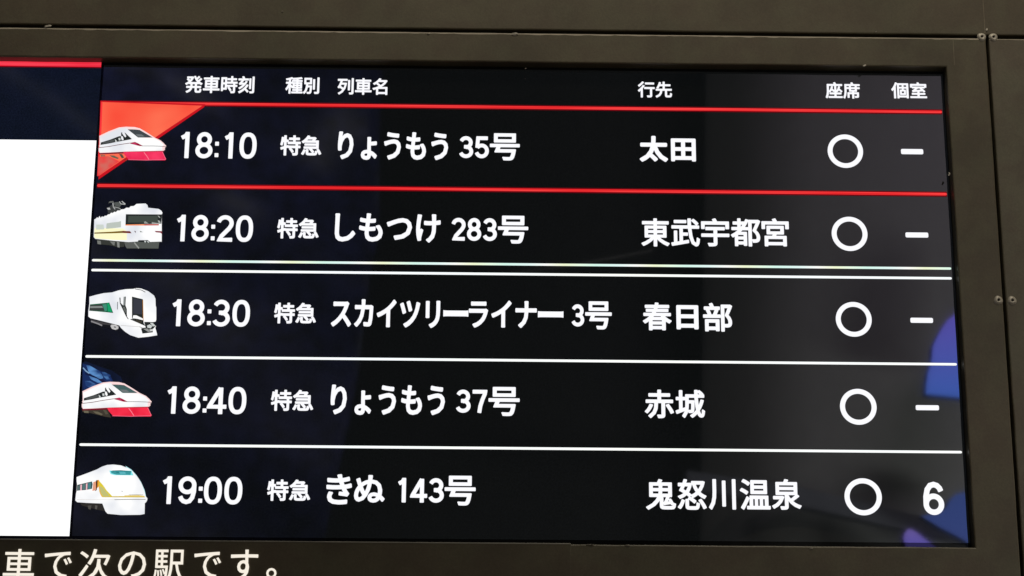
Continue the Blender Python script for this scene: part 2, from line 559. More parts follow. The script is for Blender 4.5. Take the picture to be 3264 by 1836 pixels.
def chip(px, py, parent, w, h, seed):
    """little burr of lifted, chipped paint on a sheet edge"""
    rnd = random.Random(seed)
    x, z = at(px, py, YF)
    c = W(x, YF, z)
    bm = bmesh.new()
    bmesh.ops.create_icosphere(bm, subdivisions=2, radius=1)
    for v_ in bm.verts:
        k = 1 + rnd.uniform(-.35, .3)
        v_.co = Vector((v_.co.x * w * k, v_.co.y * .0012 * k, v_.co.z * h * k + v_.co.x * h * .5))
        v_.co += c + Vector((0, -.0004, 0))
    me = bpy.data.meshes.new("paint_chip")
    bm.to_mesh(me); bm.free()
    me.materials.append(M_chip)
    o = bpy.data.objects.new("paint_chip", me)
    COL.objects.link(o)
    o.parent = parent
    o.matrix_parent_inverse = Matrix.Translation(-WORLDPOS[parent.name])
    return o


chip(152, 84, frame, .0042, .0016, 1)
chip(1640, 109, frame, .0040, .0016, 2)
chip(1366, 108, frame, .0016, .0006, 3)
chip(900, 37, panel_tl, .0010, .0006, 4)
chip(3144, 96, panel_tl, .0014, .0018, 5)
chip(2755, 210, frame, .0020, .0011, 6)
chip(1675, 219, frame, .0010, .0004, 7)
chip(2792, 102, panel_tl, .0010, .0009, 8)
chip(2586, 1748, frame, .0022, .0007, 9)
chip(3025, 556, frame, .0014, .0020, 10)
chip(2000, 1738, frame, .0032, .0004, 11)
chip(1880, 1736, frame, .0040, .0004, 12)

# ------------------------------------------------------------------ LED ticker under the screens
M_lip = flat("edge_highlight", (0.27, 0.26, 0.22), 0.5)  # lighter colour stands for the bright highlight along the lip
ticker = thing("led_ticker", "dark LED message strip under the screens showing cream scrolling Japanese text", "led sign", W(0, YF, zled_b))
sheet("smoked_cover", [(XL, zled_b), (xtk, zled_b), (xtk, zo_b - .0004), (XL, zo_b - .0004)], YF - .00012, YF + .002, M_smoke, ticker, bev=.0001, jit=.00005)
sheet("lip_highlight", [(XL, zo_b - .0003), (xtk, zo_b - .0003), (xtk, zo_b + .0009), (XL, zo_b + .0009)], YF - .0006, .004, M_lip, ticker,
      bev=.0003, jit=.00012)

# ------------------------------------------------------------------ writing
fc = bpy.data.curves.new("lettering", 'FONT')
fc.resolution_u = 3
fo = bpy.data.objects.new("lettering", fc)
COL.objects.link(fo)
GC = {}


def ell(cx, cz, rx, rz, a0, a1, n=26, e=1.0):
    out = []
    for k in range(n + 1):
        a = math.radians(a0 + (a1 - a0) * k / n)
        c, d = math.cos(a), math.sin(a)
        out.append((cx + rx * math.copysign(abs(c) ** e, c), cz + rz * math.copysign(abs(d) ** e, d)))
    return out


DIG = {
    '0': [ell(0, .5, .2325, .4125, 0, 360, 40, .84)],
    '1': [[(.0825, .03), (.0825, .97)], [(.075, .93), (.02, .84), (-.105, .775)]],
    '2': [ell(0, .69, .2325, .2225, 165, -25, 20) + [(.15, .50), (.02, .36), (-.11, .22), (-.18, .0875), (.26, .0875)]],
    '3': [ell(-.01, .705, .215, .2075, 155, -88, 22), [(-.07, .515), (.03, .515)], ell(-.005, .30, .2375, .2125, 88, -158, 22)],
    '4': [[(.10, .93), (-.26, .30), (-.27, .275), (.31, .275)], [(.12, .94), (.12, .03)]],
    '5': [[(.24, .9125), (-.17, .9125), (-.205, .50)], ell(-.005, .335, .2375, .2475, 138, -158, 24)],
    '6': [ell(0, .325, .2325, .2375, 0, 360, 32), [(-.2325, .33), (-.228, .55), (-.18, .76), (-.09, .88), (.02, .912), (.12, .88), (.19, .81), (.225, .73)]],
    '7': [[(-.28, .9125), (.235, .9125), (.22, .82), (.12, .58), (.03, .30), (-.01, .03)]],
    '8': [ell(0, .715, .195, .1975, 0, 360, 30), ell(0, .3025, .2325, .215, 0, 360, 32)],
}
DIG['9'] = [[(-x, 1 - z) for x, z in st] for st in DIG['6']]


def digits(s):
    """round-gothic figures drawn as strokes"""
    V, F, E = [], [], []
    hw = .0575
    cx = 0.0
    for i, ch in enumerate(s):
        if i:
            p = s[i - 1] + ch
            cx += .46 if ch == ':' else .42 if s[i - 1] == ':' else .70
        if ch == ':':
            for zc in (.56, .135):
                o = len(V)
                V += [(cx - .05, zc - .055), (cx + .05, zc - .055), (cx + .05, zc + .055), (cx - .05, zc + .055)]
                F.append((o, o + 1, o + 2, o + 3)); E += [(o, o + 1), (o + 1, o + 2), (o + 2, o + 3), (o + 3, o)]
            continue
        for st in DIG[ch]:
            n = len(st)
            closed = abs(st[0][0] - st[-1][0]) + abs(st[0][1] - st[-1][1]) < 1e-6
            o = len(V)
            for k in range(n):
                a = st[k - 1] if k else (st[-2] if closed else st[0])
                b2 = st[k + 1] if k < n - 1 else (st[1] if closed else st[-1])
                p = Vector(st[k])
                d1 = (p - Vector(a)); d2 = (Vector(b2) - p)
                d1 = d1.normalized() if d1.length > 1e-6 else d2.normalized()
                d2 = d2.normalized() if d2.length > 1e-6 else d1
                t = (d1 + d2).normalized()
                m_ = min(1.5, 1 / max(.4, t.dot(d1)))
                nn = Vector((-t.y, t.x)) * hw * m_
                V += [(cx + p.x + nn.x, p.y + nn.y), (cx + p.x - nn.x, p.y - nn.y)]
            for k in range(n - 1):
                q = o + 2 * k
                F.append((q, q + 1, q + 3, q + 2)); E += [(q, q + 2), (q + 1, q + 3)]
            E += [(o, o + 1), (o + 2 * n - 2, o + 2 * n - 1)]
    return V, F, E


def glyph(s):
    if s[0].isdigit() and s not in GC:
        GC[s] = digits(s)
    if s not in GC:
        fc.body = s
        bpy.context.view_layer.update()
        dg = bpy.context.evaluated_depsgraph_get()
        ev = fo.evaluated_get(dg)
        me = ev.to_mesh()
        V = [(v.co.x, v.co.y) for v in me.vertices]
        F = [tuple(p.vertices) for p in me.polygons]
        # merge duplicates so that only the outline stays open
        key, idx, V2 = {}, [], []
        for p in V:
            k = (round(p[0], 5), round(p[1], 5))
            if k not in key:
                key[k] = len(V2); V2.append(p)
            idx.append(key[k])
        F = [tuple(idx[i] for i in f) for f in F]
        F = [f for f in F if len(set(f)) == len(f)]
        cnt = {}
        for f in F:
            for a in range(len(f)):
                e = tuple(sorted((f[a], f[(a + 1) % len(f)])))
                cnt[e] = cnt.get(e, 0) + 1
        E = [e for e, c in cnt.items() if c == 1]
        ev.to_mesh_clear()
        GC[s] = (V2, F, E)
    return GC[s]


def px_box(b, Y):
    x0, x1, y0, y1 = b
    xm, ym = (x0 + x1) / 2, (y0 + y1) / 2
    return at(x0, ym, Y)[0], at(x1, ym, Y)[0], at(xm, y1, Y)[1], at(xm, y0, Y)[1]


def text_mesh(name, items, mat, parent, Y=-.0006, bold=.040):
    """items: (string, (x0, x1, y0, y1) measured on the photo[, boldness in heights])"""
    V, F = [], []
    for it in items:
        s, b = it[0], it[1]
        bx0, bx1, bz0, bz1 = px_box(b, Y)
        em = it[3] if len(it) > 3 else (bz1 - bz0)
        r = (it[2] if len(it) > 2 else bold) * em
        G, GF, GE = glyph(s)
        gx0, gx1 = min(p[0] for p in G), max(p[0] for p in G)
        gy0, gy1 = min(p[1] for p in G), max(p[1] for p in G)
        sx = (bx1 - bx0 - 2 * r) / max(1e-6, gx1 - gx0)
        sz = (bz1 - bz0 - 2 * r) / max(1e-6, gy1 - gy0)
        P = [((p[0] - gx0) * sx + bx0 + r, (p[1] - gy0) * sz + bz0 + r) for p in G]
        o = len(V)
        V += [tuple(W(p[0], Y, p[1])) for p in P]
        F += [tuple(o + i for i in f) for f in GF]
        used = set()
        for a, c in GE:
            ax, az = P[a]; cx_, cz_ = P[c]
            dx, dz = cx_ - ax, cz_ - az
            l = math.hypot(dx, dz)
            if l < 1e-7:
                continue
            nx_, nz_ = -dz / l * r, dx / l * r
            o = len(V)
            V += [tuple(W(ax + nx_, Y - .00004, az + nz_)), tuple(W(ax - nx_, Y - .00004, az - nz_)),
                  tuple(W(cx_ - nx_, Y - .00004, cz_ - nz_)), tuple(W(cx_ + nx_, Y - .00004, cz_ + nz_))]
            F.append((o, o + 1, o + 2, o + 3))
            used.add(a); used.add(c)
        for a in used:
            o = len(V)
            for k in range(8):
                t = math.pi * (k + .5) / 4
                V.append(tuple(W(P[a][0] + r * math.cos(t), Y - .00008, P[a][1] + r * math.sin(t))))
            F.append(tuple(range(o, o + 8)))
    return obj(name, V, F, mat, parent)


def ring(name, b, parent, th=.138, Y=-.0006):
    x0, x1, z0, z1 = px_box(b, Y)
    cx2, cz2 = (x0 + x1) / 2, (z0 + z1) / 2
    R_ = ((x1 - x0) + (z1 - z0)) / 4
    n = 64
    V, F = [], []
    for k in range(n):
        a = 2 * math.pi * k / n
        V.append(tuple(W(cx2 + R_ * math.cos(a), Y, cz2 + R_ * math.sin(a))))
        V.append(tuple(W(cx2 + R_ * (1 - 2 * th) * math.cos(a), Y, cz2 + R_ * (1 - 2 * th) * math.sin(a))))
    for k in range(n):
        F.append((2 * k, 2 * k + 1, (2 * k + 3) % (2 * n), (2 * k + 2) % (2 * n)))
    return obj(name, V, F, M_white, parent)


def poly(name, pts, mat, parent, Y=-.0006):
    P = [at(x, y, Y) for x, y in pts]
    V = [W(p[0], Y, p[1]) for p in P]
    F = [tuple(t) for t in tessellate_polygon([[Vector((p[0], p[1], 0)) for p in P]])]
    return obj(name, V, F, mat, parent)


def rbox(name, b, mat, parent, Y=-.0006, rr=.25):
    x0, x1, z0, z1 = px_box(b, Y)
    r = (z1 - z0) * rr
    V = []
    for cx2, cz2, a0 in ((x1 - r, z1 - r, 0), (x0 + r, z1 - r, 90), (x0 + r, z0 + r, 180), (x1 - r, z0 + r, 270)):
        for k in range(4):
            a = math.radians(a0 + 30 * k)
            V.append(tuple(W(cx2 + r * math.cos(a), Y, cz2 + r * math.sin(a))))
    return obj(name, V, [tuple(range(len(V)))], mat, parent)


def rect(name, x0, x1, z0, z1, Y, mat, parent):
    V = [W(x0, Y, z0), W(x1, Y, z0), W(x1, Y, z1), W(x0, Y, z1)]
    return obj(name, V, [(0, 1, 2, 3)], mat, parent)


# ------------------------------------------------------------------ timetable monitor
mon = thing("timetable_monitor", "wide black timetable screen listing five train departures from 18:10 to 19:00", "departure screen", W(0.5, 0.03, -0.24))
A_L, A_R = -0.0015, 1.0035
A_T, A_B = 0.3275, -0.2370
rect("bezel", A_L - .0022, A_R + .020, A_B - .015, A_T + .016, .0004, M_bezel, mon)
V = [W(x, y, z) for x in (A_L - .0022, A_R + .020) for y in (.0006, .040) for z in (A_B - .015, A_T + .016)]
obj("case", V, [(0, 1, 3, 2), (4, 6, 7, 5), (0, 4, 5, 1), (2, 3, 7, 6), (2, 6, 4, 0), (1, 5, 7, 3)], M_hole, mon)

ZL = {'a': 0.2791, 'b': 0.1755, 'c': 0.0840, 'd': 0.0721, 'e': -0.0309, 'f': -0.1335}
head = rect("header_row", A_L, A_R, ZL['a'], A_T, 0, M_lcd, mon)
bands = [(ZL['b'], ZL['a']), (ZL['c'], ZL['b']), (ZL['e'], ZL['c']), (ZL['f'], ZL['e']), (A_B, ZL['f'])]
rows = [rect("timetable_row", A_L, A_R, a, b2, 0, M_lcd, mon) for a, b2 in bands]
rows[0]["label"] = "first row, red lines and a red corner, 18:10 train"


def line(z, th, mat, x0=0.0, x1=1.0, Y=-.0005):
    x0, x1 = x0 * 1.0, x1 * 1.0
    r = th / 2
    V = []
    for cx2, a0 in ((x1 - r, -90), (x0 + r, 90)):
        for k in range(5):
            a = math.radians(a0 + 45 * k)
            V.append(tuple(W(cx2 + r * math.cos(a), Y, z + r * math.sin(a))))
    return obj("divider_line", V, [tuple(range(len(V)))], mat, mon)


for k in 'ab':
    line(ZL[k], .0035, M_red)
    rect("line_glow", 0, 1.0, ZL[k] - .0031, ZL[k] + .0031, -.0003, M_redd, mon)
line(ZL['c'], .0028, M_moire)
line(ZL['d'], .0029, M_white_line)
line(ZL['e'], .0029, M_white_line)
line(ZL['f'], .0029, M_white_line)

text_mesh("column_title", [("発車時刻", (590, 811, 242, 297), .024, .021)], M_white, head)
text_mesh("column_title", [("種別", (910, 1018, 246, 299), .024, .021)], M_white, head)
text_mesh("column_title", [("列車名", (1076, 1235, 249, 302), .024, .021)], M_white, head)
text_mesh("column_title", [("行先", (2033, 2142, 260, 311), .024, .021)], M_white, head)
text_mesh("column_title", [("座席", (2631, 2741, 262, 314), .024, .021)], M_white, head)
text_mesh("column_title", [("個室", (2841, 2954, 262, 314), .024, .021)], M_white, head)


def c233(x0, x1, off=1000, k=2.337):
    return off + x0 / k, off + x1 / k


def g388(chars, spans, y0, y1, off=2000, k=3.88, bold=.023):
    out = []
    for ch, (a, b2) in zip(chars, spans):
        out.append((ch, (off + a / k, off + b2 / k, y0, y1), bold))
    return out


TIMES = [("18:10", (575.5, 818, 421.5, 505)), ("18:20", (562.7, 806.6, 685.6, 770.3)), ("18:30", (548.6, 796.8, 955, 1040.7)),
         ("18:40", (532.7, 785.2, 1232.3, 1319.6)), ("19:00", (517.8, 772.4, 1519, 1607.5))]
KINDS = [(893.3, 1024.7, 431.4, 496), (883.6, 1016.3, 695, 760.5), (873.8, 1007.7, 965, 1031.3), (863.5, 999.1, 1242.5, 1310),
         (851.5, 989.3, 1528.4, 1596.8)]
RINGS = [(2638.1, 2751.1, 428.8, 534.9), (2651, 2765.2, 691, 799.8), (2663.8, 2778.9, 962.9, 1072.8), (2677.5, 2794.3, 1239.5, 1353.8),
         (2692, 2810.8, 1524.5, 1642.6)]
DASH = [(2872, 2942.8, 475, 491.5), (2886.3, 2959, 741, 757), (2902, 2974, 1013, 1029), (2919, 2993, 1291.5, 1307.5)]
B = .031
NAMES = [
    [("りょうもう", (1077, 1428.5, 420.6, 510.4), B), ("35", (1464.3, 1558.4, 434.3, 504), .026), ("号", (1561.4, 1656.8, 425, 511.3), .025)],
    [("しもつけ", (1067.6, 1404.4, 680.4, 772), B), ("283", (1439.5, 1584, 695, 767.7), .026), ("号", (1587, 1683.8, 687.7, 776.3), .025)],
    [("スカイツリ", (1055.6, 1403, 954.3, 1044), B), ("ー", (1413, 1493, 989, 1009), .0), ("ライナ", (1494.2, 1711, 958, 1045), B),
     ("ー", (1714.6, 1796, 992, 1012), .0), ("3", (1822.4, 1862.2, 970, 1040.7), .026), ("号", (1865.2, 1950, 960.7, 1050), .025)],
    [("りょうもう", (1054, 1418.3, 1227.3, 1323.6), B), ("37", (1454, 1553.4, 1242.2, 1316.5), .026), ("号", (1557, 1656.5, 1233.5, 1326), .025)],
    [("き", (1040, 1121.6, 1511.3, 1608), B), ("ぬ", (1128.9, 1226.8, 1514, 1602), B), ("143", (1268.6, 1415, 1523.7, 1602), .026),
     ("号", (1417, 1516.2, 1516.5, 1611.3), .025)],
]
DEST = [
    [("太", (2038.7, 2128.9, 433.2, 515.7), .038), ("田", (2138.7, 2217.8, 441.5, 514.4), .040)],
    g388("東武宇都宮", [(172, 520), (540, 895), (912, 1260), (1278, 1645), (1660, 1998)], 696, 785.5),
    [("春", (2049, 2140.5, 964.2, 1053), .026), ("日", (2156, 2226.3, 972.7, 1050), .040), ("部", (2241, 2334.5, 965.5, 1057), .026)],
    [("赤", (2055, 2148, 1242, 1333), .025), ("城", (2153, 2247, 1242.5, 1332.4), .026)],
    g388("鬼怒川温泉", [(228, 600), (620, 978), (1005, 1340), (1390, 1768), (1785, 2150)], 1527, 1625),
]
for k in range(5):
    R_ = rows[k]
    text_mesh("departure_time", [(TIMES[k][0], TIMES[k][1], .018)], M_white, R_)
    text_mesh("train_type", [("特急", KINDS[k], .026)], M_white, R_)
    text_mesh("train_name", NAMES[k], M_white, R_)
    text_mesh("destination", DEST[k], M_white, R_)
    ring("seat_symbol", RINGS[k], R_)
    if k < 4:
        rbox("dash_symbol", DASH[k], M_white, R_)
text_mesh("seat_number", [("6", (2942.8, 3008.7, 1535.4, 1641.6), .024)], M_white, rows[4])

# ticker writing: LED cream letters
TY = YF - .0014
text_mesh("ticker_text", [("車", (11, 110, 1750, 1852), .008), ("で", (140.5, 228, 1758.5, 1843), .010), ("次", (252, 353, 1750, 1851), .008),
                          ("の", (376.5, 465.6, 1757.6, 1841), .010), ("駅", (488.8, 588, 1752, 1852), .006),
                          ("で", (618, 704, 1758.5, 1843), .010), ("す", (735, 822, 1752, 1852), .010), ("。", (848.5, 881.4, 1810.5, 1844), .03)],
          M_cream, ticker, Y=TY)

# ------------------------------------------------------------------ pictures on the screen
EM = {}


def em(rgb, k=1.0):
    key = (rgb, k)
    if key not in EM:
        EM[key] = emit("lit_" + "_".join(str(int(c)) for c in rgb), rgb, k)
    return EM[key]


def picture(name, layers, parent, ox, oy, k, label=None):
    """layers: (material, outline in zoomed photo pixels); each is printed a hair above the last"""
    V, F, MI, MS = [], [], [], []
    for q, (mt, pts) in enumerate(layers):
        Y = -.0006 - .00004 * q
        P = [at(ox + x / k, oy + y / k, Y) for x, y in pts]
        o = len(V)
        V += [W(p[0], Y, p[1]) for p in P]
        if mt not in MS:
            MS.append(mt)
        for t in tessellate_polygon([[Vector((p[0], p[1], 0)) for p in P]]):
            F.append(tuple(o + i for i in t)); MI.append(MS.index(mt))
    o = obj(name, V, F, None, parent, mats=MS, midx=MI)
    if label:
        o["label"] = label
    return o


def strip(pts, w):
    """thin band along a broken line"""
    up, dn = [], []
    for i, (x, y) in enumerate(pts):
        a = pts[max(0, i - 1)]; b2 = pts[min(len(pts) - 1, i + 1)]
        dx, dy = b2[0] - a[0], b2[1] - a[1]
        l = math.hypot(dx, dy) or 1
        up.append((x - dy / l * w / 2, y + dx / l * w / 2)); dn.append((x + dy / l * w / 2, y - dx / l * w / 2))
    return up + dn[::-1]


C_W, C_PK = emit_mix("lit_train_white", (226, 229, 236), (255, 255, 255), 1.02, 26, lo=.36, hi=.56), em((255, 222, 222))
C_DK, C_GY, C_GY2, C_LG = em((38, 42, 42)), em((78, 82, 82)), em((120, 124, 120)), em((205, 210, 208))
M_crim = emit_mix("lit_crimson", (232, 40, 84), (252, 62, 104), 1.0, 60)
M_crim2 = emit_mix("lit_crimson_b", (232, 34, 62), (250, 52, 78), 1.0, 60)
M_tri = emit_mix("lit_orange_red", (250, 72, 54), (255, 112, 82), 1.0, 9, lo=.38, hi=.55)
M_tri2 = emit_mix("lit_corner_red", (236, 66, 66), (206, 112, 100), 1.0, 55, lo=.45, hi=.7)

corner = picture("corner_triangle", [
    (em((200, 22, 34)), [(320, 321), (655, 332), (650, 342), (314, 572)]),
    (M_tri, [(324, 325), (645, 337), (500, 434), (316, 560)]),
], rows[0], 0, 0, 1)
picture("corner_tint", [(em((252, 54, 60)), [(322, 326), (327, 326), (322, 450), (313, 560), (310, 560)]),
                        (M_tri2, [(313, 500), (345, 498), (380, 514), (318, 558), (311, 562)])], rows[0], 0, 0, 1).location.y -= .00012


def red_train(parent, ox, oy, k, sc, dx, dy, crim, glassc, label):
    def T(L_):
        return [((x * sc + dx), (y * sc + dy)) for x, y in L_]
    body = [(330, 480), (600, 350), (900, 235), (1100, 215), (1350, 225), (1500, 262), (1700, 380), (1930, 530), (2100, 610), (2190, 690), (2262, 770),
            (2250, 800), (2225, 820), (2225, 880), (2180, 912), (1100, 935), (600, 965), (345, 975), (310, 920), (310, 840), (335, 800), (318, 770), (335, 740), (335, 600)]
    lay = [
        (em((62, 56, 48)), [(320, 980), (1000, 940), (1060, 1060), (1130, 1215), (960, 1190), (560, 1090), (330, 1060)]),
        (em((110, 104, 86)), [(360, 1020), (500, 1030), (500, 1090), (380, 1080)]),
        (em((104, 98, 80)), [(620, 1040), (760, 1050), (900, 1120), (860, 1150), (700, 1100)]),
        (em((84, 80, 66)), [(900, 1000), (990, 1010), (1050, 1110), (980, 1130)]),
        (em((120, 14, 40)), [(320, 975), (600, 955), (1100, 930), (2180, 900), (2200, 940), (1000, 990), (330, 1015)]),
        (crim, [(1020, 950), (1100, 940), (2160, 930), (2215, 1060), (2262, 1150), (2230, 1185), (1200, 1175), (1130, 1110), (1060, 1030)]),
        (em((255, 130, 150)), strip([(1620, 955), (1700, 1060), (1765, 1165)], 22)),
        (em((250, 110, 140)), strip([(1160, 1165), (1700, 1180), (2250, 1160)], 14)),
        (em((250, 120, 145)), strip([(2150, 940), (2250, 1150)], 14)),
        (C_PK, body),
        (C_W, [(345, 520), (620, 385), (920, 265), (1130, 250), (1160, 300), (1450, 525), (1900, 545), (2080, 630), (2200, 745), (2150, 775), (2150, 900), (1100, 925),
               (600, 950), (355, 960), (330, 860), (360, 760), (360, 650)]),
        (glassc, [(1155, 298), (1500, 315), (1600, 370), (1870, 528), (1450, 528)]),
        (C_DK, strip([(1155, 298), (1350, 300), (1510, 318)], 10)),
        (em((112, 118, 120)), [(1380, 430), (1560, 440), (1640, 500), (1450, 500)]),
        (C_DK, [(375, 670), (640, 590), (900, 490), (960, 485), (960, 380), (1070, 385), (1275, 575), (1040, 618), (800, 662), (560, 712), (365, 742)]),
        (C_GY, [(420, 672), (700, 590), (760, 585), (760, 650), (430, 715)]),
        (C_LG, [(780, 568), (850, 640), (795, 660)]),
        (C_LG, [(880, 545), (940, 540), (945, 605), (895, 615)]),
        (C_W, [(960, 480), (1010, 500), (1035, 590), (990, 612), (960, 560)]),
        (C_W, [(980, 390), (1050, 370), (1110, 490), (1080, 525), (1030, 470)]),
        (C_W, [(900, 380), (955, 385), (955, 470), (880, 480)]),
        (em((150, 12, 52)), [(1180, 690), (1360, 655), (1440, 690), (1600, 775), (1490, 775), (1230, 705)]),
        (em((196, 52, 96)), [(1260, 690), (1350, 672), (1400, 705), (1440, 745), (1330, 720)]),
        (em((96, 20, 34)), strip([(330, 820), (600, 790), (900, 735), (1200, 690)], 16)),
        (C_DK, strip([(1560, 772), (1900, 772), (2110, 780), (2250, 790)], 13)),
    ]
    picture("train_picture", [(m_, T(p)) for m_, p in lay], parent, ox, oy, k, label)


red_train(rows[0], 280, 380, 9.057, 1, 0, 0, M_crim, em((66, 72, 76)), "sleek white train with crimson skirt on a red corner")
# the second one, same drawing a little larger in its row
# map: crop (240,1140) at 6.9; nose 2262->1680, left 320->150, roof 215->530, skirt 1185->1320
sc2 = (1680 - 150) / (2262 - 320)
M_blu = emit_mix("lit_cloud_blue", (34, 60, 112), (92, 142, 200), 1.0, 42, lo=.42, hi=.6, stretch=(1, 1, 2.2))
picture("sky_picture", [
    (emit_mix("lit_deep_navy", (16, 22, 40), (34, 44, 82), 1.0, 20), [(155, 110), (230, 80), (520, 190), (800, 280), (1000, 420), (1040, 520), (150, 740)]),
    (em((26, 44, 92)), [(160, 130), (300, 160), (560, 300), (760, 380), (830, 520), (600, 570), (180, 700)]),
    (M_blu, [(240, 170), (320, 175), (520, 290), (590, 380), (615, 450), (560, 465), (460, 440), (300, 330)]),
    (M_blu, [(580, 310), (640, 315), (780, 385), (720, 420), (790, 500), (690, 480), (620, 410)]),
    (M_blu, [(300, 400), (480, 460), (600, 555), (480, 545), (340, 470)]),
    (M_blu, [(205, 510), (320, 510), (480, 600), (330, 660), (230, 620)]),
    (em((130, 165, 200)), strip([(170, 220), (230, 290), (310, 345)], 26)),
    (em((22, 30, 66)), [(210, 320), (420, 400), (540, 470), (420, 440), (220, 370)]),
    (em((30, 28, 60)), [(500, 450), (620, 480), (680, 530), (600, 560)]),
], rows[3], 240, 1140, 6.9, "blue night sky behind the second white and crimson train")
for o_ in [o for o in COL.objects if o.name.startswith("sky_picture")]:
    o_.location.y += .00045
red_train(rows[3], 240, 1140, 6.9, sc2, 150 - 320 * sc2, 530 - 215 * sc2 * 1.0, M_crim2, em((70, 98, 98)), "sleek white train with crimson skirt against a blue night sky")

# second row: boxy cream express with pantograph, crop (280,630) at 8.05
C_YL = em((255, 252, 205), 1.0)
zig = [(165, 560), (200, 545), (240, 500), (262, 530), (300, 470), (330, 520), (360, 485), (410, 490), (440, 460), (470, 470), (520, 430), (560, 425), (600, 385), (640, 395),
       (680, 360), (720, 370), (760, 330), (820, 330), (860, 300), (930, 295), (990, 255), (1060, 262), (1100, 220), (1180, 215), (1250, 160), (1480, 150), (1530, 190), (1545, 258),
       (1820, 290), (1890, 340), (1915, 390), (1895, 425), (1895, 1125), (1600, 1135), (1540, 1090), (1300, 1090), (1280, 1125), (1040, 1140), (700, 1110), (190, 1055), (150, 1010)]
lay = [
    (em((98, 100, 98)), [(520, 150), (560, 95), (650, 85), (690, 150), (670, 220), (640, 180), (640, 130), (560, 130)]),
    (em((84, 88, 86)), [(690, 120), (800, 110), (860, 190), (800, 260), (700, 240)]),
    (em((60, 62, 62)), [(500, 270), (620, 180), (820, 240), (850, 290), (640, 400), (520, 400)]),
    (em((170, 172, 172)), strip([(640, 140), (655, 240), (700, 300)], 24)),
    (em((180, 182, 180)), strip([(810, 100), (850, 160), (960, 170)], 22)),
    (em((190, 190, 190)), strip([(870, 90), (960, 165)], 22)),
    (em((150, 152, 150)), strip([(680, 240), (780, 260), (850, 300)], 22)),
    (em((190, 190, 190)), [(485, 265), (560, 255), (580, 305), (520, 310)]),
    (em((56, 58, 54)), [(230, 1070), (950, 1130), (930, 1260), (780, 1270), (560, 1220), (240, 1190)]),
    (em((120, 122, 118)), [(240, 1100), (330, 1110), (340, 1200), (250, 1190)]),
    (em((120, 122, 118)), [(560, 1120), (700, 1130), (680, 1230), (640, 1210)]),
    (em((136, 138, 134)), [(745, 1130), (810, 1140), (815, 1280), (760, 1270)]),
    (em((92, 95, 92)), [(935, 1140), (1200, 1150), (1310, 1300), (1000, 1300), (960, 1240)]),
    (em((86, 90, 86)), [(1190, 1130), (1830, 1140), (1810, 1305), (1310, 1300)]),
    (em((150, 152, 148)), strip([(1190, 1150), (1310, 1300)], 34)),
    (C_W, zig),
    (C_YL, [(185, 780), (900, 790), (1000, 860), (1000, 1090), (700, 1085), (195, 1045), (165, 1000), (165, 850)]),
    (em((206, 214, 206)), [(215, 690), (400, 690), (420, 815), (210, 820)]),
    (em((190, 198, 190)), [(480, 660), (600, 640), (780, 620), (850, 600), (850, 760), (640, 785), (470, 800)]),
    (em((120, 90, 20)), [(165, 895), (600, 875), (930, 850), (930, 905), (600, 915), (165, 925)]),
    (em((112, 28, 20)), [(880, 855), (1080, 860), (1125, 915), (900, 905)]),
    (C_DK, [(975, 425), (1900, 430), (1885, 670), (965, 690)]),
    (em((66, 74, 68)), [(1040, 470), (1790, 465), (1800, 640), (1030, 640)]),
    (em((150, 155, 150)), [(1440, 620), (1480, 605), (1560, 665), (1450, 665)]),
    (em((170, 175, 170)), [(1790, 460), (1830, 470), (1860, 520), (1830, 515)]),
    (em((150, 155, 150)), [(1640, 625), (1760, 645), (1870, 655), (1870, 672), (1640, 672)]),
    (em((170, 175, 170)), [(1795, 575), (1850, 600), (1870, 655), (1810, 640)]),
    (em((250, 140, 80)), [(965, 690), (1450, 682), (1450, 715), (965, 715)]),
    (em((190, 50, 28)), [(1450, 682), (1820, 680), (1820, 712), (1450, 715)]),
    (em((130, 30, 50)), [(1710, 855), (1900, 860), (1900, 930), (1860, 900), (1750, 890)]),
    (em((90, 60, 62)), [(1190, 848), (1230, 860), (1225, 910), (1200, 870)]),
    (em((130, 138, 130)), [(1335, 850), (1420, 885), (1340, 888)]),
    (C_DK, [(1300, 1095), (1540, 1088), (1580, 1140), (1500, 1150), (1290, 1130)]),
    (C_LG, [(1440, 1105), (1500, 1110), (1470, 1160)]),
    (C_LG, [(1510, 1105), (1560, 1120), (1575, 1160), (1530, 1140)]),
]
picture("train_picture", lay, rows[1], 280, 630, 8.05, "boxy cream and yellow train with a pantograph")

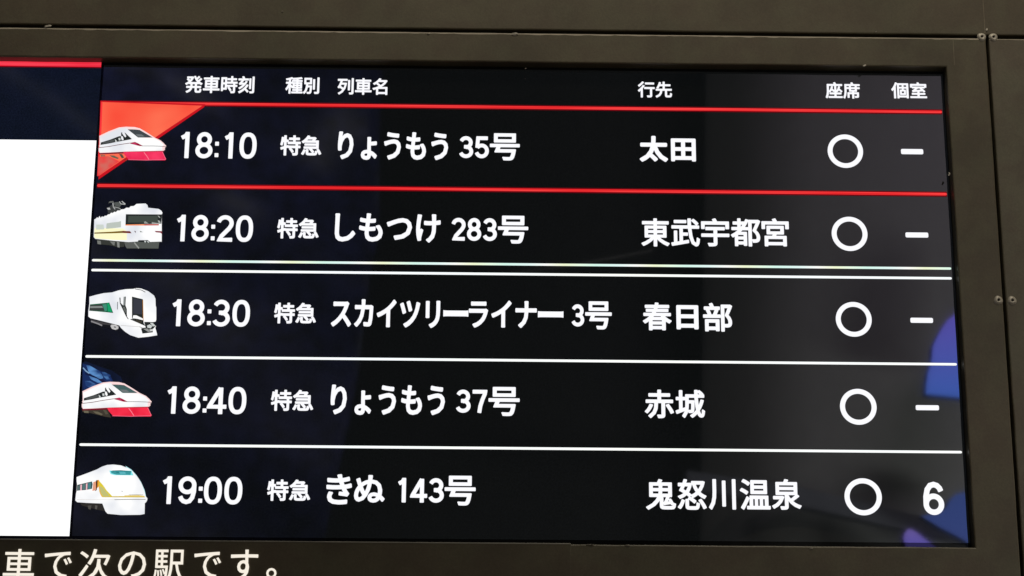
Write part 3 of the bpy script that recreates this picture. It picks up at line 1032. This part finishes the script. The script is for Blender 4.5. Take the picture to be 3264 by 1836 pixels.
# third row: white train with green window band, crop (260,900) at 7.625
lay = [
    (em((66, 64, 66)), [(220, 900), (700, 1010), (920, 1050), (860, 1170), (700, 1120), (480, 1070), (230, 980)]),
    (em((24, 24, 30)), [(230, 970), (500, 1020), (700, 1040), (720, 1130), (500, 1080), (300, 1010)]),
    (em((140, 138, 140)), strip([(230, 945), (400, 1005), (500, 1050)], 34)),
    (em((196, 194, 194)), [(700, 1060), (730, 1025), (830, 1030), (900, 1080), (890, 1130), (820, 1155), (740, 1130)]),
    (C_GY, [(780, 1070), (830, 1075), (840, 1105), (790, 1100)]),
    (C_W, [(190, 350), (350, 305), (540, 262), (740, 245), (900, 195), (1080, 165), (1250, 160), (1330, 140), (1450, 150), (1620, 215), (1760, 320), (1795, 400), (1800, 560),
           (1815, 620), (1815, 900), (1800, 950), (1740, 965), (1810, 1060), (1790, 1100), (1830, 1240), (1838, 1285), (1620, 1320), (1380, 1345), (1180, 1280), (1060, 1200), (960, 1110),
           (915, 1045), (700, 990), (400, 915), (215, 870), (165, 830), (165, 700), (190, 520)]),
    (C_DK, strip([(1300, 160), (1450, 185), (1550, 240)], 16)),
    (em((18, 96, 66)), [(205, 535), (675, 490), (770, 745), (560, 722), (185, 690)]),
    (em((26, 160, 104)), [(620, 510), (665, 505), (745, 720), (640, 705)]),
    (em((64, 140, 116)), [(500, 540), (610, 525), (620, 690), (560, 700)]),
    (em((60, 62, 62)), [(200, 560), (500, 530), (560, 690), (190, 685)]),
    (em((136, 140, 138)), [(210, 580), (500, 575), (520, 620), (205, 625)]),
    (C_DK, strip([(890, 480), (875, 480), (870, 660)], 14)),
    (em((150, 156, 156)), [(1020, 350), (1070, 345), (1060, 560), (1010, 560)]),
    (C_DK, strip([(1065, 345), (1055, 560)], 22)),
    (C_DK, [(920, 370), (945, 370), (950, 500), (1010, 560), (1065, 555), (1100, 650), (1100, 780), (1110, 840), (1150, 895), (1120, 890), (1070, 810), (1000, 660), (930, 510)]),
    (em((100, 104, 100)), [(1000, 590), (1050, 590), (1085, 680), (1070, 750), (1030, 680)]),
    (C_DK, [(1225, 345), (1490, 410), (1505, 900), (1225, 880)]),
    (em((58, 60, 70)), [(1260, 390), (1470, 430), (1480, 780), (1255, 760)]),
    (em((200, 130, 30)), strip([(1490, 430), (1500, 960)], 14)),
    (C_W, [(1260, 800), (1330, 800), (1490, 880), (1490, 905), (1240, 870)]),
    (C_DK, [(1170, 895), (1320, 880), (1500, 920), (1510, 990), (1550, 1060), (1430, 1010)]),
    (em((60, 56, 48)), [(1280, 900), (1480, 940), (1450, 1000), (1350, 970)]),
    (C_DK, [(1520, 960), (1760, 965), (1810, 1050), (1740, 1130), (1730, 1215), (1480, 1245), (1445, 1120), (1560, 1110)]),
    (C_LG, [(1590, 1050), (1660, 1020), (1720, 1060), (1680, 1120), (1600, 1100)]),
    (C_LG, [(1660, 980), (1730, 985), (1800, 1060), (1730, 1070)]),
    (em((150, 152, 150)), [(1500, 1130), (1600, 1120), (1680, 1200), (1620, 1205)]),
    (em((214, 216, 214)), [(1640, 1150), (1740, 1130), (1740, 1180), (1680, 1190)]),
    (em((170, 165, 160)), strip([(950, 1045), (1200, 1065), (1410, 1080)], 8)),
    (C_DK, strip([(1410, 1078), (1480, 1110), (1560, 1105)], 12)),
]
picture("train_picture", lay, rows[2], 260, 900, 7.625, "white round-roofed train with a green window band")

# fifth row: bullet-nosed white train with gold band, crop (220,1460) at 7.246
lay = [
    (em((46, 44, 42)), [(250, 1040), (780, 1060), (830, 1230), (600, 1180), (300, 1100)]),
    (em((76, 74, 70)), [(430, 1100), (520, 1090), (500, 1190), (450, 1180)]),
    (em((86, 84, 80)), [(600, 1090), (660, 1100), (640, 1190), (600, 1170)]),
    (em((180, 238, 246)), [(1300, 180), (1440, 265), (1560, 400), (1660, 550), (1745, 740), (1775, 880), (1700, 880), (1450, 400)]),
    (C_W, [(175, 440), (420, 350), (640, 265), (760, 200), (880, 160), (1020, 150), (1200, 170), (1380, 240), (1480, 320), (1600, 460), (1680, 600), (1740, 760), (1768, 880),
           (1810, 930), (1805, 970), (1780, 1020), (1750, 1040), (1745, 1290), (1640, 1310), (1200, 1315), (890, 1285), (840, 1230), (800, 1130), (770, 1050), (400, 1035),
           (190, 1020), (145, 980), (160, 830), (175, 760), (185, 610), (175, 520)]),
    (em((130, 232, 238)), [(930, 290), (1440, 290), (1490, 400), (1050, 395), (960, 370)]),
    (em((60, 150, 156)), [(960, 300), (1180, 285), (1440, 305), (1420, 390), (1100, 385), (980, 350)]),
    (em((28, 108, 112)), strip([(1000, 295), (1200, 288), (1440, 312)], 14)),
    (em((92, 180, 190)), [(1160, 320), (1300, 320), (1310, 370), (1180, 370)]),
    (em((34, 110, 118)), strip([(1090, 325), (1150, 330)], 18)),
    (em((236, 150, 40)), [(630, 510), (690, 505), (720, 600), (650, 700)]),
    (em((70, 48, 30)), [(625, 520), (660, 505), (655, 640), (640, 740), (600, 765)]),
    (em((230, 160, 130)), [(560, 560), (620, 530), (625, 740), (540, 760)]),
    (em((225, 205, 60)), [(680, 510), (780, 620), (870, 750), (1000, 885), (770, 900), (700, 780)]),
    (em((196, 192, 120)), [(700, 640), (780, 680), (880, 800), (940, 880), (790, 890), (715, 770)]),
    (em((236, 170, 70)), strip([(690, 515), (680, 620), (730, 830), (770, 900)], 18)),
    (em((214, 190, 80)), [(780, 885), (1250, 880), (1745, 885), (1755, 910), (780, 905)]),
    (em((226, 200, 110)), [(1280, 865), (1600, 855), (1745, 875), (1745, 900), (1280, 895)]),
    (em((150, 146, 130)), strip([(1380, 850), (1560, 842), (1710, 850)], 10)),
    (em((90, 86, 70)), strip([(1050, 962), (1400, 955), (1770, 955)], 12)),
    (em((200, 190, 180)), strip([(180, 960), (600, 962), (1050, 962)], 6)),
    (C_DK, [(190, 620), (530, 540), (545, 600), (530, 710), (400, 735), (180, 755)]),
    (em((86, 108, 108)), [(195, 640), (255, 622), (250, 745), (190, 750)]),
    (em((86, 120, 120)), [(310, 605), (385, 590), (375, 725), (305, 735)]),
    (em((74, 128, 134)), [(440, 575), (520, 555), (510, 705), (430, 720)]),
    (em((240, 190, 200)), [(262, 618), (300, 610), (295, 745), (258, 750)]),
    (em((240, 190, 200)), [(392, 590), (428, 580), (420, 730), (388, 735)]),
    (em((60, 60, 60)), [(1205, 755), (1240, 765), (1230, 780)]),
]
picture("train_picture", lay, rows[4], 220, 1460, 7.246, "white bullet-nosed train with a gold band")

# ------------------------------------------------------------------ video monitor on the left
vid = thing("video_monitor", "left screen showing a blank white window under a dark blue band and red bar", "video screen", W(-0.5, 0.03, -0.24))
v_r = at(264, 1080, 0)[0]
v_l = v_r - 1.0
v_t = at(160, 194.5, 0)[1]
v_w = at(150, 446.5, 0)[1]
v_b = at(110, 1708, 0)[1]
rect("bezel", v_l - .014, v_r + .0010, v_b - .020, v_t + .020, .0004, M_bezel, vid)
V = [W(x, y, z) for x in (v_l - .014, v_r + .0010) for y in (.0006, .040) for z in (v_b - .020, v_t + .020)]
obj("case", V, [(0, 1, 3, 2), (4, 6, 7, 5), (0, 4, 5, 1), (2, 3, 7, 6), (2, 6, 4, 0), (1, 5, 7, 3)], M_hole, vid)
bar_h = at(160, 194.5, 0)[1] - at(160, 212.5, 0)[1]
rect("title_band", v_l, v_r, v_w, v_t, 0, M_lcdn, vid)
rect("red_bar", v_l, v_r - .0004, v_t - bar_h, v_t, -.0005, M_redbar, vid)
rect("bar_glow", v_l, v_r, v_t - bar_h - .0012, v_t + .0006, -.0003, M_redd, vid)
rect("video_window", v_l, v_r, v_b, v_w, -.0002, M_window, vid)

bpy.data.objects.remove(fo)
